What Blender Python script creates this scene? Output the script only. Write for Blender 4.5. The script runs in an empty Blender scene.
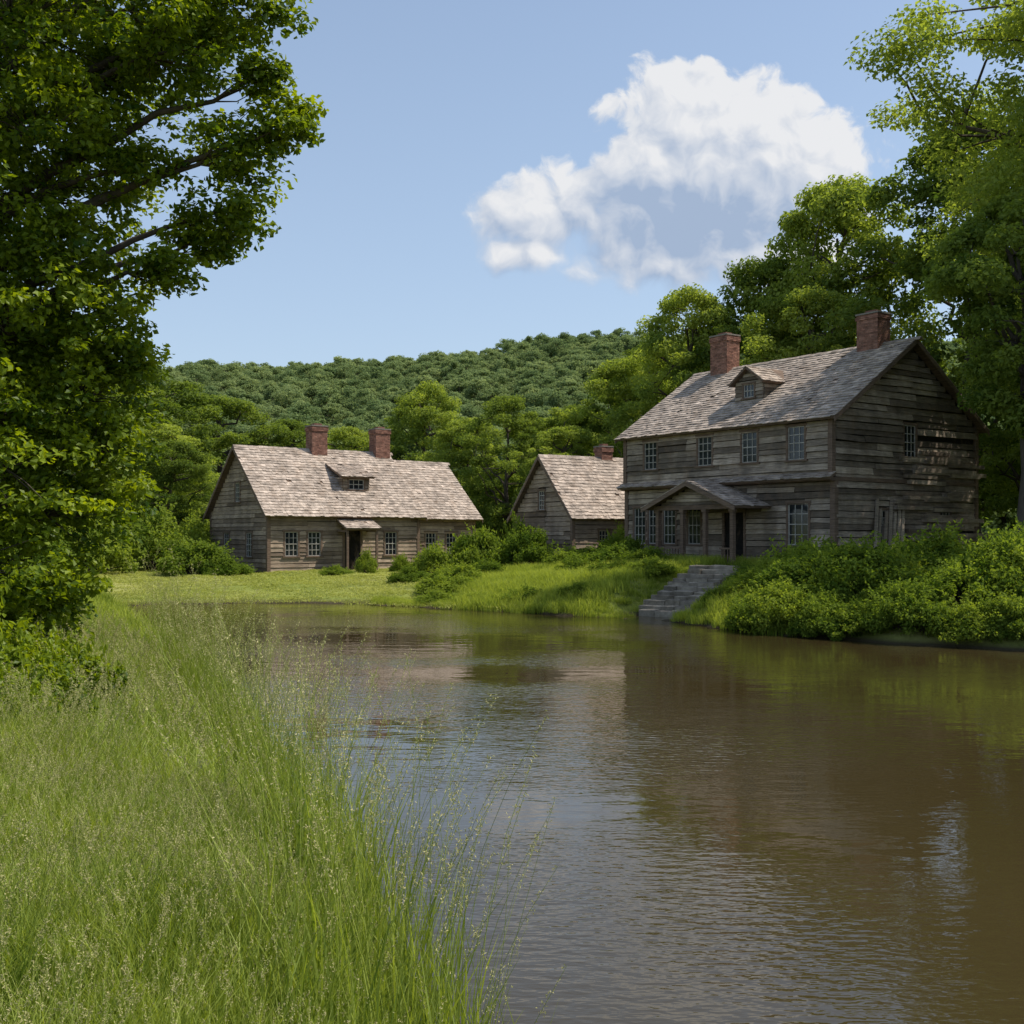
import bpy, math, numpy as np
from mathutils import Vector, Matrix
R0 = np.random.default_rng(7)
scene = bpy.context.scene
rad = math.radians

# ------------------------------------------------------------------ helpers
def nd(nt, typ, **kw):
    n = nt.nodes.new(typ)
    for k, v in kw.items():
        setattr(n, k, v)
    return n
def lk(nt, a, b): nt.links.new(a, b)
def mathn(nt, op, a, b=None, c=None, clamp=False):
    n = nt.nodes.new('ShaderNodeMath'); n.operation = op; n.use_clamp = clamp
    for i, v in enumerate((a, b, c)):
        if v is None: continue
        if isinstance(v, (int, float)): n.inputs[i].default_value = v
        else: nt.links.new(v, n.inputs[i])
    return n.outputs[0]
def vmath(nt, op, a, b=None):
    n = nt.nodes.new('ShaderNodeVectorMath'); n.operation = op
    for i, v in enumerate((a, b)):
        if v is None: continue
        if isinstance(v, tuple): n.inputs[i].default_value = v
        else: nt.links.new(v, n.inputs[i])
    return n.outputs[1] if op in ('LENGTH', 'DISTANCE') else n.outputs[0]
def mixc(nt, fac, a, b, bt='MIX'):
    n = nt.nodes.new('ShaderNodeMixRGB'); n.blend_type = bt
    for s, v in zip(('Fac', 'Color1', 'Color2'), (fac, a, b)):
        if isinstance(v, (int, float)): n.inputs[s].default_value = v
        elif isinstance(v, tuple): n.inputs[s].default_value = (*v, 1) if len(v) == 3 else v
        else: nt.links.new(v, n.inputs[s])
    return n.outputs[0]
def noise(nt, vec, scale, detail=4, rough=0.5, out='Fac', dim='3D'):
    n = nt.nodes.new('ShaderNodeTexNoise'); n.noise_dimensions = dim
    n.inputs['Scale'].default_value = scale; n.inputs['Detail'].default_value = detail
    n.inputs['Roughness'].default_value = rough
    if vec is not None: nt.links.new(vec, n.inputs['Vector'])
    return n.outputs[out]
def mrange(nt, v, a, b, c=0.0, d=1.0, smooth=False):
    n = nt.nodes.new('ShaderNodeMapRange')
    if smooth: n.interpolation_type = 'SMOOTHSTEP'
    nt.links.new(v, n.inputs[0])
    for i, x in enumerate((a, b, c, d)): n.inputs[i+1].default_value = x
    return n.outputs[0]
def newmat(name):
    m = bpy.data.materials.new(name); m.use_nodes = True
    nt = m.node_tree; nt.nodes.clear()
    out = nd(nt, 'ShaderNodeOutputMaterial')
    return m, nt, out
def attr(nt, name):
    n = nd(nt, 'ShaderNodeAttribute'); n.attribute_name = name; return n.outputs['Fac']
def scaled(nt, s, kind='Object'):
    tc = nd(nt, 'ShaderNodeTexCoord')
    return vmath(nt, 'MULTIPLY', tc.outputs[kind], s)

# ------------------------------------------------------------------ materials
def foliage_mat(name, dark, light, trans, tmix=0.4, rnd=0.35, sheen=False):
    m, nt, out = newmat(name)
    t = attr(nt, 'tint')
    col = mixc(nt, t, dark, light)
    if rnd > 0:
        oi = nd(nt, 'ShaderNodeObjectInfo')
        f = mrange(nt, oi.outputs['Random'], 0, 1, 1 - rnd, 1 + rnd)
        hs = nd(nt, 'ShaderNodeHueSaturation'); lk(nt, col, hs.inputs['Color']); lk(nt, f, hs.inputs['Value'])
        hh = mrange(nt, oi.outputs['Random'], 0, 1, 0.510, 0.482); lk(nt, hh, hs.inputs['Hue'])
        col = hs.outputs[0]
    if sheen:
        p = nd(nt, 'ShaderNodeBsdfPrincipled'); lk(nt, col, p.inputs['Base Color'])
        p.inputs['Roughness'].default_value = 0.5; p.inputs['Specular IOR Level'].default_value = 0.3
    else:
        p = nd(nt, 'ShaderNodeBsdfDiffuse'); lk(nt, col, p.inputs['Color'])
    tr = nd(nt, 'ShaderNodeBsdfTranslucent')
    tcol = mixc(nt, 1.0, col, trans, 'MULTIPLY'); lk(nt, tcol, tr.inputs['Color'])
    mx = nd(nt, 'ShaderNodeMixShader'); mx.inputs[0].default_value = tmix
    lk(nt, p.outputs[0], mx.inputs[1]); lk(nt, tr.outputs[0], mx.inputs[2]); lk(nt, mx.outputs[0], out.inputs[0])
    return m
TR = (1.7, 1.7, 0.6)
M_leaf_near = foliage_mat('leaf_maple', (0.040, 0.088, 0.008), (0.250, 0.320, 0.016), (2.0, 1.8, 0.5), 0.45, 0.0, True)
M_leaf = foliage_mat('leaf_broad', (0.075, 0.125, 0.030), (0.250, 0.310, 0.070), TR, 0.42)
M_leaf_far = foliage_mat('leaf_distant_hazed', (0.135, 0.200, 0.088), (0.280, 0.350, 0.145), (1.15, 1.15, 0.9), 0.42, 0.18)  # distance haze painted into the leaf colours: paler and bluer than leaf_broad
M_bush = foliage_mat('leaf_bush', (0.060, 0.112, 0.018), (0.225, 0.290, 0.048), TR, 0.42, 0.28)
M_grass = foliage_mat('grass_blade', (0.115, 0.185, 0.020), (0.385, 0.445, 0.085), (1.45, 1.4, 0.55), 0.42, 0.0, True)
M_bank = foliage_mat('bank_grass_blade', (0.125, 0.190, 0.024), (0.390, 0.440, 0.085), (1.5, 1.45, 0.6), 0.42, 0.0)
M_lawn = foliage_mat('lawn_blade', (0.300, 0.330, 0.075), (0.470, 0.470, 0.150), (1.3, 1.3, 0.7), 0.35, 0.0)
M_seed = foliage_mat('grass_seed', (0.34, 0.34, 0.12), (0.60, 0.54, 0.28), (1, 1, 0.8), 0.3, 0.0)

def bark():
    m, nt, out = newmat('bark')
    v = scaled(nt, (6, 6, 1.2)); n = noise(nt, v, 2.0, 3, 0.7)
    c = mixc(nt, n, (0.03, 0.025, 0.02), (0.15, 0.125, 0.10))
    p = nd(nt, 'ShaderNodeBsdfDiffuse'); lk(nt, c, p.inputs['Color'])
    lk(nt, p.outputs[0], out.inputs[0]); return m
M_bark = bark()

def wood(name, c1, c2, stain=0.6, zs=22, warm=(0.24, 0.155, 0.095)):
    m, nt, out = newmat(name)
    t = attr(nt, 'tint')
    base = mixc(nt, t, c1, c2)
    v = scaled(nt, (1.2, 1.2, zs)); g = noise(nt, v, 1.6, 6, 0.7)
    gf = mrange(nt, g, 0.3, 0.7, 0.35, 1.35)
    base = mixc(nt, 1.0, base, gf, 'MULTIPLY')
    v2 = scaled(nt, (1, 1, 0.6)); s = noise(nt, v2, 0.9, 4, 0.6)
    sf = mrange(nt, s, 0.42, 0.62, 0.0, stain)
    base = mixc(nt, sf, base, mixc(nt, 0.6, base, (0.03, 0.024, 0.018)))
    w = mrange(nt, noise(nt, v2, 2.3, 3, 0.6), 0.5, 0.75, 0, 0.4)
    base = mixc(nt, w, base, warm)
    p = nd(nt, 'ShaderNodeBsdfPrincipled'); lk(nt, base, p.inputs['Base Color']); p.inputs['Roughness'].default_value = 0.85
    p.inputs['Specular IOR Level'].default_value = 0.25
    b = nd(nt, 'ShaderNodeBump'); b.inputs['Strength'].default_value = 0.7; b.inputs['Distance'].default_value = 0.02
    lk(nt, g, b.inputs['Height']); lk(nt, b.outputs[0], p.inputs['Normal']); lk(nt, p.outputs[0], out.inputs[0]); return m
M_wall = wood('weathered_logs', (0.15, 0.115, 0.085), (0.55, 0.44, 0.335), 0.75)
M_wall2 = wood('weathered_logs_brown', (0.20, 0.142, 0.098), (0.52, 0.395, 0.285))
M_trim = wood('trim_wood', (0.13, 0.085, 0.06), (0.26, 0.18, 0.13), 0.3)
M_sash = wood('window_sash', (0.42, 0.39, 0.34), (0.58, 0.54, 0.48), 0.3)
M_shingle = wood('wood_shingles', (0.23, 0.185, 0.15), (0.64, 0.525, 0.43), 0.35, 3)
M_dark = wood('dark_backing', (0.012, 0.010, 0.008), (0.02, 0.016, 0.013), 0.2)

def simple(name, c1, c2, scale, rough, bumpd=0.01, spec=0.3):
    m, nt, out = newmat(name)
    v = scaled(nt, (1, 1, 1)); n = noise(nt, v, scale, 5, 0.65)
    t = attr(nt, 'tint')
    c = mixc(nt, mrange(nt, n, 0.3, 0.7), c1, c2)
    c = mixc(nt, 1.0, c, mrange(nt, t, 0, 1, 0.6, 1.25), 'MULTIPLY')
    p = nd(nt, 'ShaderNodeBsdfPrincipled'); lk(nt, c, p.inputs['Base Color']); p.inputs['Roughness'].default_value = rough
    p.inputs['Specular IOR Level'].default_value = spec
    b = nd(nt, 'ShaderNodeBump'); b.inputs['Strength'].default_value = 0.6; b.inputs['Distance'].default_value = bumpd
    lk(nt, n, b.inputs['Height']); lk(nt, b.outputs[0], p.inputs['Normal']); lk(nt, p.outputs[0], out.inputs[0]); return m
M_brick = simple('old_brick', (0.19, 0.085, 0.06), (0.38, 0.20, 0.145), 3.5, 0.9)
M_mortar = simple('mortar', (0.22, 0.20, 0.17), (0.34, 0.30, 0.26), 5, 0.95)
M_glass = simple('window_glass', (0.012, 0.014, 0.016), (0.03, 0.035, 0.04), 2, 0.08, 0.002, 0.5)
M_stone = simple('step_stone', (0.14, 0.115, 0.082), (0.38, 0.325, 0.255), 2.5, 0.95, 0.05, .15)

# ------------------------------------------------------------------ geometry builder
QB = np.array([[0,3,2,1],[4,5,6,7],[0,1,5,4],[1,2,6,5],[2,3,7,6],[3,0,4,7]])
class Geo:
    def __init__(s): s.V=[]; s.F=[]; s.M=[]; s.T=[]; s.n=0; s.S=[]
    def add(s, v, f, mi=0, t=0.5, smooth=False):
        v = np.asarray(v, float).reshape(-1, 3); f = np.asarray(f, int).reshape(-1, 4)
        s.V.append(v); s.F.append(f + s.n); s.n += len(v)
        s.M.append(np.full(len(f), mi, int) if np.isscalar(mi) else np.asarray(mi, int)); s.S.append(np.full(len(f), smooth, bool))
        s.T.append(np.full(len(v), t, float) if np.isscalar(t) else np.asarray(t, float))
    def box(s, o, a, b, c, mi=0, t=0.5):
        o, a, b, c = (np.asarray(q, float) for q in (o, a, b, c))
        s.add([o, o+a, o+a+b, o+b, o+c, o+a+c, o+a+b+c, o+b+c], QB, mi, t)
    def cbox(s, x0, x1, y0, y1, z0, z1, mi=0, t=0.5):
        s.box((x0, y0, z0), (x1-x0, 0, 0), (0, y1-y0, 0), (0, 0, z1-z0), mi, t)
    def hexa(s, P, mi=0, t=0.5): s.add(P, QB, mi, t)
    def tube(s, pts, rr, n=7, mi=0, t=0.5):
        pts = np.asarray(pts, float); k = len(pts)
        d = np.gradient(pts, axis=0); d /= np.linalg.norm(d, axis=1)[:, None] + 1e-9
        ref = np.array([0.3, 0.9, 0.2]) if abs(d[0][2]) > 0.5 else np.array([0, 0, 1.0])
        u = np.cross(d, ref); u /= np.linalg.norm(u, axis=1)[:, None] + 1e-9
        w = np.cross(d, u); an = np.linspace(0, 2*np.pi, n, endpoint=False)
        v = pts[:, None, :] + np.asarray(rr)[:, None, None]*(u[:, None, :]*np.cos(an)[None, :, None] + w[:, None, :]*np.sin(an)[None, :, None])
        i = np.arange(k-1)[:, None]*n; j = np.arange(n)[None, :]; j2 = (j+1) % n
        f = np.stack([i+j, i+j2, i+n+j2, i+n+j], -1).reshape(-1, 4)
        s.add(v.reshape(-1, 3), f, mi, t, True)
    def leaves(s, p, nrm, size, t, rng, aspect=0.6, mi=1, fold=0.12):
        N = len(p); q = rng.normal(size=(N, 3))
        a = np.cross(nrm, q); a /= np.linalg.norm(a, axis=1)[:, None] + 1e-9
        b = np.cross(nrm, a); sz = np.asarray(size).reshape(-1, 1)*np.ones((N, 1))
        v = np.stack([p - a*sz*.5, p + b*sz*aspect*.5 + nrm*sz*fold - a*sz*.08, p + a*sz*.5, p - b*sz*aspect*.5 + nrm*sz*fold - a*sz*.08], 1).reshape(-1, 3)
        f = np.arange(4*N).reshape(-1, 4)
        s.add(v, f, mi, np.repeat(np.clip(t, 0, 1), 4))
    def arrays(s): return np.concatenate(s.V), np.concatenate(s.F), np.concatenate(s.M), np.concatenate(s.T)
    def mesh(s, name, mats):
        V, F, M, T = s.arrays(); S = np.concatenate(s.S)
        me = bpy.data.meshes.new(name)
        me.vertices.add(len(V)); me.vertices.foreach_set('co', V.astype(np.float32).ravel())
        me.loops.add(F.size); me.loops.foreach_set('vertex_index', F.astype(np.int32).ravel())
        me.polygons.add(len(F)); me.polygons.foreach_set('loop_start', (np.arange(len(F))*4).astype(np.int32))
        for m in mats: me.materials.append(m)
        me.polygons.foreach_set('material_index', M.astype(np.int32))
        me.polygons.foreach_set('use_smooth', S)
        at = me.attributes.new('tint', 'FLOAT', 'POINT'); at.data.foreach_set('value', T.astype(np.float32))
        me.update(calc_edges=True)
        return me
    def obj(s, name, mats, parent=None, link=True):
        o = bpy.data.objects.new(name, s.mesh(name, mats))
        if link: scene.collection.objects.link(o)
        if parent is not None: o.parent = parent
        return o
def bake(name, mats, x, y, z, scl, srcs, rng, dt=.12, sz=None, tilt=.1, off0=None):
    """copy clump meshes to many positions, as one mesh"""
    G = Geo(); n = len(x); idx = rng.integers(0, len(srcs), n); an = rng.random(n)*6.283; off = rng.normal(size=n)*dt
    if off0 is not None: off = off+off0
    tx, ty = rng.normal(size=n)*tilt, rng.normal(size=n)*tilt; sz = scl if sz is None else sz
    P = np.column_stack([x, y, z])
    for k, s_ in enumerate(srcs):
        V, F, M, T = s_.arrays(); q = np.where(idx == k)[0]; m_ = len(q)
        if not m_: continue
        c, s = np.cos(an[q])[:, None], np.sin(an[q])[:, None]
        X = (V[None, :, 0]*c-V[None, :, 1]*s)*scl[q][:, None]; Y = (V[None, :, 0]*s+V[None, :, 1]*c)*scl[q][:, None]; Z = V[None, :, 2]*sz[q][:, None]
        W = np.stack([X+Z*tx[q][:, None], Y+Z*ty[q][:, None], Z], -1)+P[q][:, None, :]
        FF = F[None]+(np.arange(m_)*len(V))[:, None, None]
        G.add(W.reshape(-1, 3), FF.reshape(-1, 4), np.tile(M, m_), np.clip((T[None]+off[q][:, None]).ravel(), 0, 1))
    return G.obj(name, mats)

# ------------------------------------------------------------------ terrain
RIV = np.array([(1.9,-60),(1.2,-5),(0.6,0),(-.05,3),(-.5,5),(-.85,6.75),(-1.85,9.9),(-3.55,14),(-5.9,20),(-8.2,26),(-10.7,31.4),(-13.6,38),(-16.5,43.5),
 (-17.2,45.8),(-15,47.6),(-12,48.3),(-9.3,48.5),(-6.8,48.0),(-4.8,46.6),(-2.6,44.6),(-.3,43),(1.9,41),(4.6,39.3),(6.0,37.2),(8.0,32.9),(10.6,30.4),(13.1,28.6),(20,25.5),(40,21),(120,12),(400,10),(400,-60)], float)
def river_sd(x, y):
    x = np.asarray(x, float); y = np.asarray(y, float)
    d = np.full(x.shape, 1e9); ins = np.zeros(x.shape, bool); n = len(RIV)
    for i in range(n):
        ax, ay = RIV[i]; bx, by = RIV[(i+1) % n]
        ex, ey = bx-ax, by-ay; t = np.clip(((x-ax)*ex+(y-ay)*ey)/(ex*ex+ey*ey), 0, 1)
        d = np.minimum(d, np.hypot(x-ax-t*ex, y-ay-t*ey))
        if ay != by:
            c = ((ay > y) != (by > y)) & (x < ex*(y-ay)/(by-ay)+ax); ins ^= c
    return np.where(ins, -d, d)
def sstep(a, b, x): t = np.clip((x-a)/(b-a), 0, 1); return t*t*(3-2*t)
ST0 = np.array([5.5, 40.2]); ST1 = np.array([8.3, 44.2]); STz0, STz1 = 0.10, 1.78
e_ = ST1-ST0; Lq = np.hypot(*e_)
def stair_uv(x, y): return ((x-ST0[0])*e_[0]+(y-ST0[1])*e_[1])/Lq, ((x-ST0[0])*e_[1]-(y-ST0[1])*e_[0])/Lq
def ground_z(x, y):
    x = np.asarray(x, float); y = np.asarray(y, float)
    sd = river_sd(x, y) + 0.25*np.sin(x*1.7+y*0.9)*np.sin(y*1.3-x*0.6)
    far = sstep(38, 46, y)
    plat = 1.35 + far*(-0.25 + 0.75*sstep(-4, 7, x))
    rr = 1.1 + far*(5.0 - 3.2*sstep(-3, 7, x)) + 0.9*sstep(4, 8, x)*sstep(20, 28, y)
    z = np.where(sd > 0, plat*(1-np.exp(-np.maximum(sd, 0)/rr)), np.maximum(sd*0.5, -1.6))
    z = z + np.where(sd > 1, 0.07*np.sin(x*.8+1)*np.sin(y*.7)+.04*np.sin(x*2.1+y*1.4), 0)
    A = 51 + 5*sstep(-120, 120, x) + 2*np.sin(x/47.0+1) + 1.0*np.sin(x/19.0)
    hill = A*sstep(95, 385, y + 10*np.sin(x/60.0))
    z = z + hill
    u, v = stair_uv(x, y); v = np.abs(v)
    zs = STz0-0.22+(STz1-STz0)*np.clip(u/Lq, 0, 1)
    w = (1-sstep(1.2, 2.4, v))*sstep(-2.2, -0.6, u)*(1-sstep(Lq, Lq+1.5, u))
    return z*(1-w)+np.minimum(zs, z)*w
def axis(lo, hi, dlo, dhi, step, growth=1.12):
    a = list(np.arange(dlo, dhi+1e-6, step)); s = step
    while a[-1] < hi: s *= growth; a.append(a[-1]+s)
    s = step
    while a[0] > lo: s *= growth; a.insert(0, a[0]-s)
    return np.array(a)
gx = axis(-2500, 2500, -24, 26, 0.33); gy = axis(-600, 4000, -3, 66, 0.33, 1.07)
GX, GY = np.meshgrid(gx, gy); GZ = ground_z(GX, GY)
nx, ny = len(gx), len(gy)
i, j = np.meshgrid(np.arange(nx-1), np.arange(ny-1)); b = j*nx+i
g = Geo(); g.add(np.stack([GX, GY, GZ], -1).reshape(-1, 3), np.stack([b, b+1, b+nx+1, b+nx], -1).reshape(-1, 4), 0, 0.5, True)
m, nt, out = newmat('ground_grass')
geo = nd(nt, 'ShaderNodeNewGeometry'); pos = geo.outputs['Position']
sx = nd(nt, 'ShaderNodeSeparateXYZ'); lk(nt, pos, sx.inputs[0])
n1 = noise(nt, pos, 0.35, 4, 0.6); n2 = noise(nt, pos, 9, 4, 0.75); n3 = noise(nt, pos, 0.12, 3, 0.5)
c = mixc(nt, mrange(nt, n1, 0.35, 0.65), (0.18, 0.22, 0.045), (0.32, 0.34, 0.085))
c = mixc(nt, mrange(nt, n2, 0.35, 0.7), mixc(nt, 1.0, c, (0.55, 0.6, 0.5), 'MULTIPLY'), c)
c = mixc(nt, mrange(nt, n3, 0.50, 0.66, 0, 0.6), c, (0.42, 0.38, 0.15))
mud = mrange(nt, sx.outputs['Z'], 0.04, 0.16)
c = mixc(nt, mud, (0.065, 0.052, 0.030), c)
p = nd(nt, 'ShaderNodeBsdfPrincipled'); lk(nt, c, p.inputs['Base Color']); p.inputs['Roughness'].default_value = 0.95; p.inputs['Specular IOR Level'].default_value = 0.1
bp = nd(nt, 'ShaderNodeBump'); bp.inputs['Strength'].default_value = 0.7; bp.inputs['Distance'].default_value = 0.06
lk(nt, n2, bp.inputs['Height']); lk(nt, bp.outputs[0], p.inputs['Normal']); lk(nt, p.outputs[0], out.inputs[0])
g.obj('ground', [m])

# ------------------------------------------------------------------ water
m, nt, out = newmat('river_water')
geo = nd(nt, 'ShaderNodeNewGeometry'); pos = geo.outputs['Position']
p = nd(nt, 'ShaderNodeBsdfPrincipled')
n0 = noise(nt, pos, 0.12, 2, 0.5)
c = mixc(nt, n0, (0.034, 0.025, 0.009), (0.056, 0.041, 0.016)); lk(nt, c, p.inputs['Base Color'])
p.inputs['Roughness'].default_value = 0.02; p.inputs['IOR'].default_value = 1.52
va = vmath(nt, 'MULTIPLY', pos, (0.8, 1.7, 1)); vb = vmath(nt, 'MULTIPLY', pos, (1.2, 2.6, 1))
h1 = noise(nt, va, 1.1, 2, 0.5); h2 = noise(nt, vb, 3.9, 2, 0.5)
patch = mrange(nt, noise(nt, vmath(nt, 'MULTIPLY', pos, (0.6, 1.0, 1)), 0.18, 2, 0.5), 0.42, 0.60, 0.16, 1.3)
h = mathn(nt, 'ADD', mathn(nt, 'MULTIPLY', h1, 0.014), mathn(nt, 'MULTIPLY', mathn(nt, 'MULTIPLY', h2, 0.015), patch))
bp = nd(nt, 'ShaderNodeBump'); bp.inputs['Strength'].default_value = 1.0; bp.inputs['Distance'].default_value = 0.60
lk(nt, h, bp.inputs['Height']); lk(nt, bp.outputs[0], p.inputs['Normal']); lk(nt, p.outputs[0], out.inputs[0])
g = Geo(); g.add([(-60, -60, 0), (400, -60, 0), (400, 80, 0), (-60, 80, 0)], [[0, 1, 2, 3]]); g.obj('river_water', [m])

# ------------------------------------------------------------------ foliage generators
def clump_leaves(g, C, r, n, leaf, rng, tint, flat=0.8, aspect=0.6, mi=1, updir=0.6, shell=0.45):
    C = np.asarray(C, float); K = len(C); r = np.ones(K)*r; tint = np.ones(K)*tint
    idx = np.repeat(np.arange(K), n if not np.isscalar(n) else np.full(K, n))
    N = len(idx); d = rng.normal(size=(N, 3)); d /= np.linalg.norm(d, axis=1)[:, None]
    q = d*(rng.random(N)**shell)[:, None]*r[idx][:, None]; q[:, 2] *= flat
    P = C[idx] + q
    nn = d*0.5 + np.array([0, 0, updir]) + rng.normal(size=(N, 3))*0.55
    nn /= np.linalg.norm(nn, axis=1)[:, None]
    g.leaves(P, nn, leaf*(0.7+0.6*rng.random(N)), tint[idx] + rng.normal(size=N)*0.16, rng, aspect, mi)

def make_tree(name, H, R, base, seed, ncl, nl, leaf, wide=0.5, crad=0.2, mats=None, airy=0.3, link=True, low=(2.1, .5)):
    rng = np.random.default_rng(seed); g = Geo()
    k = 7; tz = np.linspace(0, H*0.86, k); wob = np.cumsum(rng.normal(size=(k, 2))*H*0.012, axis=0)
    tp = np.column_stack([wob[:, 0]-wob[0, 0], wob[:, 1]-wob[0, 1], tz])
    tr = np.linspace(H*0.022, H*0.004, k); tr[0] *= 1.4
    g.tube(tp, tr, 9, 0)
    zc = base + (H-base)*wide; lob = rng.random(6)*6.28
    def env(z, a):
        upv = np.clip((z-zc)/(H-zc), 0, 1); dn = np.clip((zc-z)/(zc-base), 0, 1)
        rr = R*np.where(z > zc, np.sqrt(np.clip(1-upv**2.1, 0.02, 1)), np.clip(1-dn**low[0], .02, 1)**low[1])
        return rr*(1+0.20*np.sin(a*2+lob[0]+z*.4)+0.13*np.sin(a*3+lob[1]-z*.55)+0.10*np.sin(z*1.1+lob[2]+a))
    z = base+(H-base)*rng.random(ncl)**0.85; a = rng.random(ncl)*6.283
    f = np.sqrt(airy+(1-airy)*rng.random(ncl))
    rr = env(z, a)*f; C = np.column_stack([np.cos(a)*rr, np.sin(a)*rr, z])
    C[:, :2] += np.column_stack([np.interp(z, tz, tp[:, 0]), np.interp(z, tz, tp[:, 1])])
    nlimb = 16; sel = rng.choice(ncl, nlimb, replace=False); LP = []
    for s in sel:
        e = C[s]; z0 = max(base*0.55, e[2]-np.hypot(e[0], e[1])*(0.5+0.5*rng.random())); z0 = min(z0, H*0.8)
        st = np.array([np.interp(z0, tz, tp[:, 0]), np.interp(z0, tz, tp[:, 1]), z0]); tt = np.linspace(0, 1, 6)[:, None]
        pp = st+(e-st)*tt; pp += rng.normal(size=pp.shape)*0.02*H*tt*(1-tt)*2
        g.tube(pp, np.linspace(H*0.009, H*0.0018, 6), 5, 0); LP.append(pp[1:])
    LP = np.concatenate(LP)
    for c in C[::2]:
        dd = np.linalg.norm(LP-c, axis=1)+np.maximum(LP[:, 2]-c[2], 0)*2; b0 = LP[dd.argmin()]
        mid = (b0+c)/2+rng.normal(size=3)*0.012*H
        g.tube([b0, mid, c], [H*0.0028, H*0.002, H*0.0008], 4, 0)
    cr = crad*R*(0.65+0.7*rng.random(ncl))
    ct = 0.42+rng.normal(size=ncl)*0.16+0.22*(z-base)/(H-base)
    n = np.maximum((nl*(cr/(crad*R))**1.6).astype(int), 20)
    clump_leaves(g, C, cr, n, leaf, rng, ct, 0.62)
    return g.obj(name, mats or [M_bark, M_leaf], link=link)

def make_bush(name, R, H, seed, ncl, nl, leaf, mat=None):
    rng = np.random.default_rng(seed); g = Geo()
    a = rng.random(ncl)*6.283; f = np.sqrt(rng.random(ncl)); zz = np.sqrt(np.clip(1-f**2, 0, 1))*(0.35+0.65*rng.random(ncl))
    C = np.column_stack([np.cos(a)*f*R, np.sin(a)*f*R, 0.12*H+zz*H*0.85])
    for c in C[:24]:
        g.tube([(c[0]*.15, c[1]*.15, -0.1), (c[0]*.5, c[1]*.5, c[2]*.6), tuple(c)], [0.03, 0.02, 0.006], 4, 0)
    clump_leaves(g, C, 0.30*R*(0.6+0.7*rng.random(ncl)), nl, leaf, rng, 0.5+rng.normal(size=ncl)*0.16, 0.75)
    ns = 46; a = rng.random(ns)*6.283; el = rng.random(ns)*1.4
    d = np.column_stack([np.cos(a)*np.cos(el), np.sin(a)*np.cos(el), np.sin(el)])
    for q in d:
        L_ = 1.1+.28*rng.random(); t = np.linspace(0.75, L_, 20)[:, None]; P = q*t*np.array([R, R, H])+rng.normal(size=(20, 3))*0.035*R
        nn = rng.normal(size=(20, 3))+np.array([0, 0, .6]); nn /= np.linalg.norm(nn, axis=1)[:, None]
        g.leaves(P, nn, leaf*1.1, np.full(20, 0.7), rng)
    return g.obj(name, [M_bark, mat or M_bush], link=False)

def grass_clump(seed, nb, hmin, hmax, spread, width, seeds=0, lean=0.35, ks=4, ss=.014):
    rng = np.random.default_rng(seed); g = Geo()
    for b in range(nb):
        h = hmin+(hmax-hmin)*rng.random()**1.2; a = rng.random()*6.283; r = spread*math.sqrt(rng.random())
        o = np.array([math.cos(a)*r, math.sin(a)*r, -0.05 if hmin > .1 else -.01]); a2 = rng.random()*6.283
        ln = h*lean*(0.3+1.2*rng.random()); d = np.array([math.cos(a2), math.sin(a2), 0]); s = np.array([-d[1], d[0], 0])
        tt = np.linspace(0, 1, ks); w = width*(0.7+0.6*rng.random())*(1-tt**1.6*0.92)*0.5
        c = o+d*ln*(tt**2.2)[:, None]+np.array([0, 0, 1])*(h*(tt-0.18*tt**3))[:, None]
        tw = rng.normal()*0.8; s = s*math.cos(tw)+d*math.sin(tw)
        v = np.concatenate([c-s*w[:, None], c+s*w[:, None]]); q = np.arange(ks-1)
        f = np.stack([q, q+ks, q+ks+1, q+1], -1)
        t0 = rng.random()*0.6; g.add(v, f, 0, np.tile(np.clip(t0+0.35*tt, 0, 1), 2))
    for b in range(seeds):
        h = hmax*(0.95+0.35*rng.random()); a = rng.random()*6.283; r = spread*rng.random()
        o = np.array([math.cos(a)*r, math.sin(a)*r, 0]); a2 = rng.random()*6.283; d = np.array([math.cos(a2), math.sin(a2), 0])
        tt = np.linspace(0, 1, 6); c = o+d*h*0.25*(tt**2.4)[:, None]+np.array([0, 0, h])*tt[:, None]
        g.tube(c, np.linspace(.0026, .0011, 6), 3, 0, 0.75)
        m_ = 30; u = 0.82+0.18*rng.random(m_)
        P = np.column_stack([np.interp(u, tt, c[:, k]) for k in range(3)])+rng.normal(size=(m_, 3))*h*0.008
        nn = rng.normal(size=(m_, 3)); nn /= np.linalg.norm(nn, axis=1)[:, None]
        g.leaves(P, nn, ss, rng.random(m_), rng, 0.35, 1)
    return g

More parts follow.
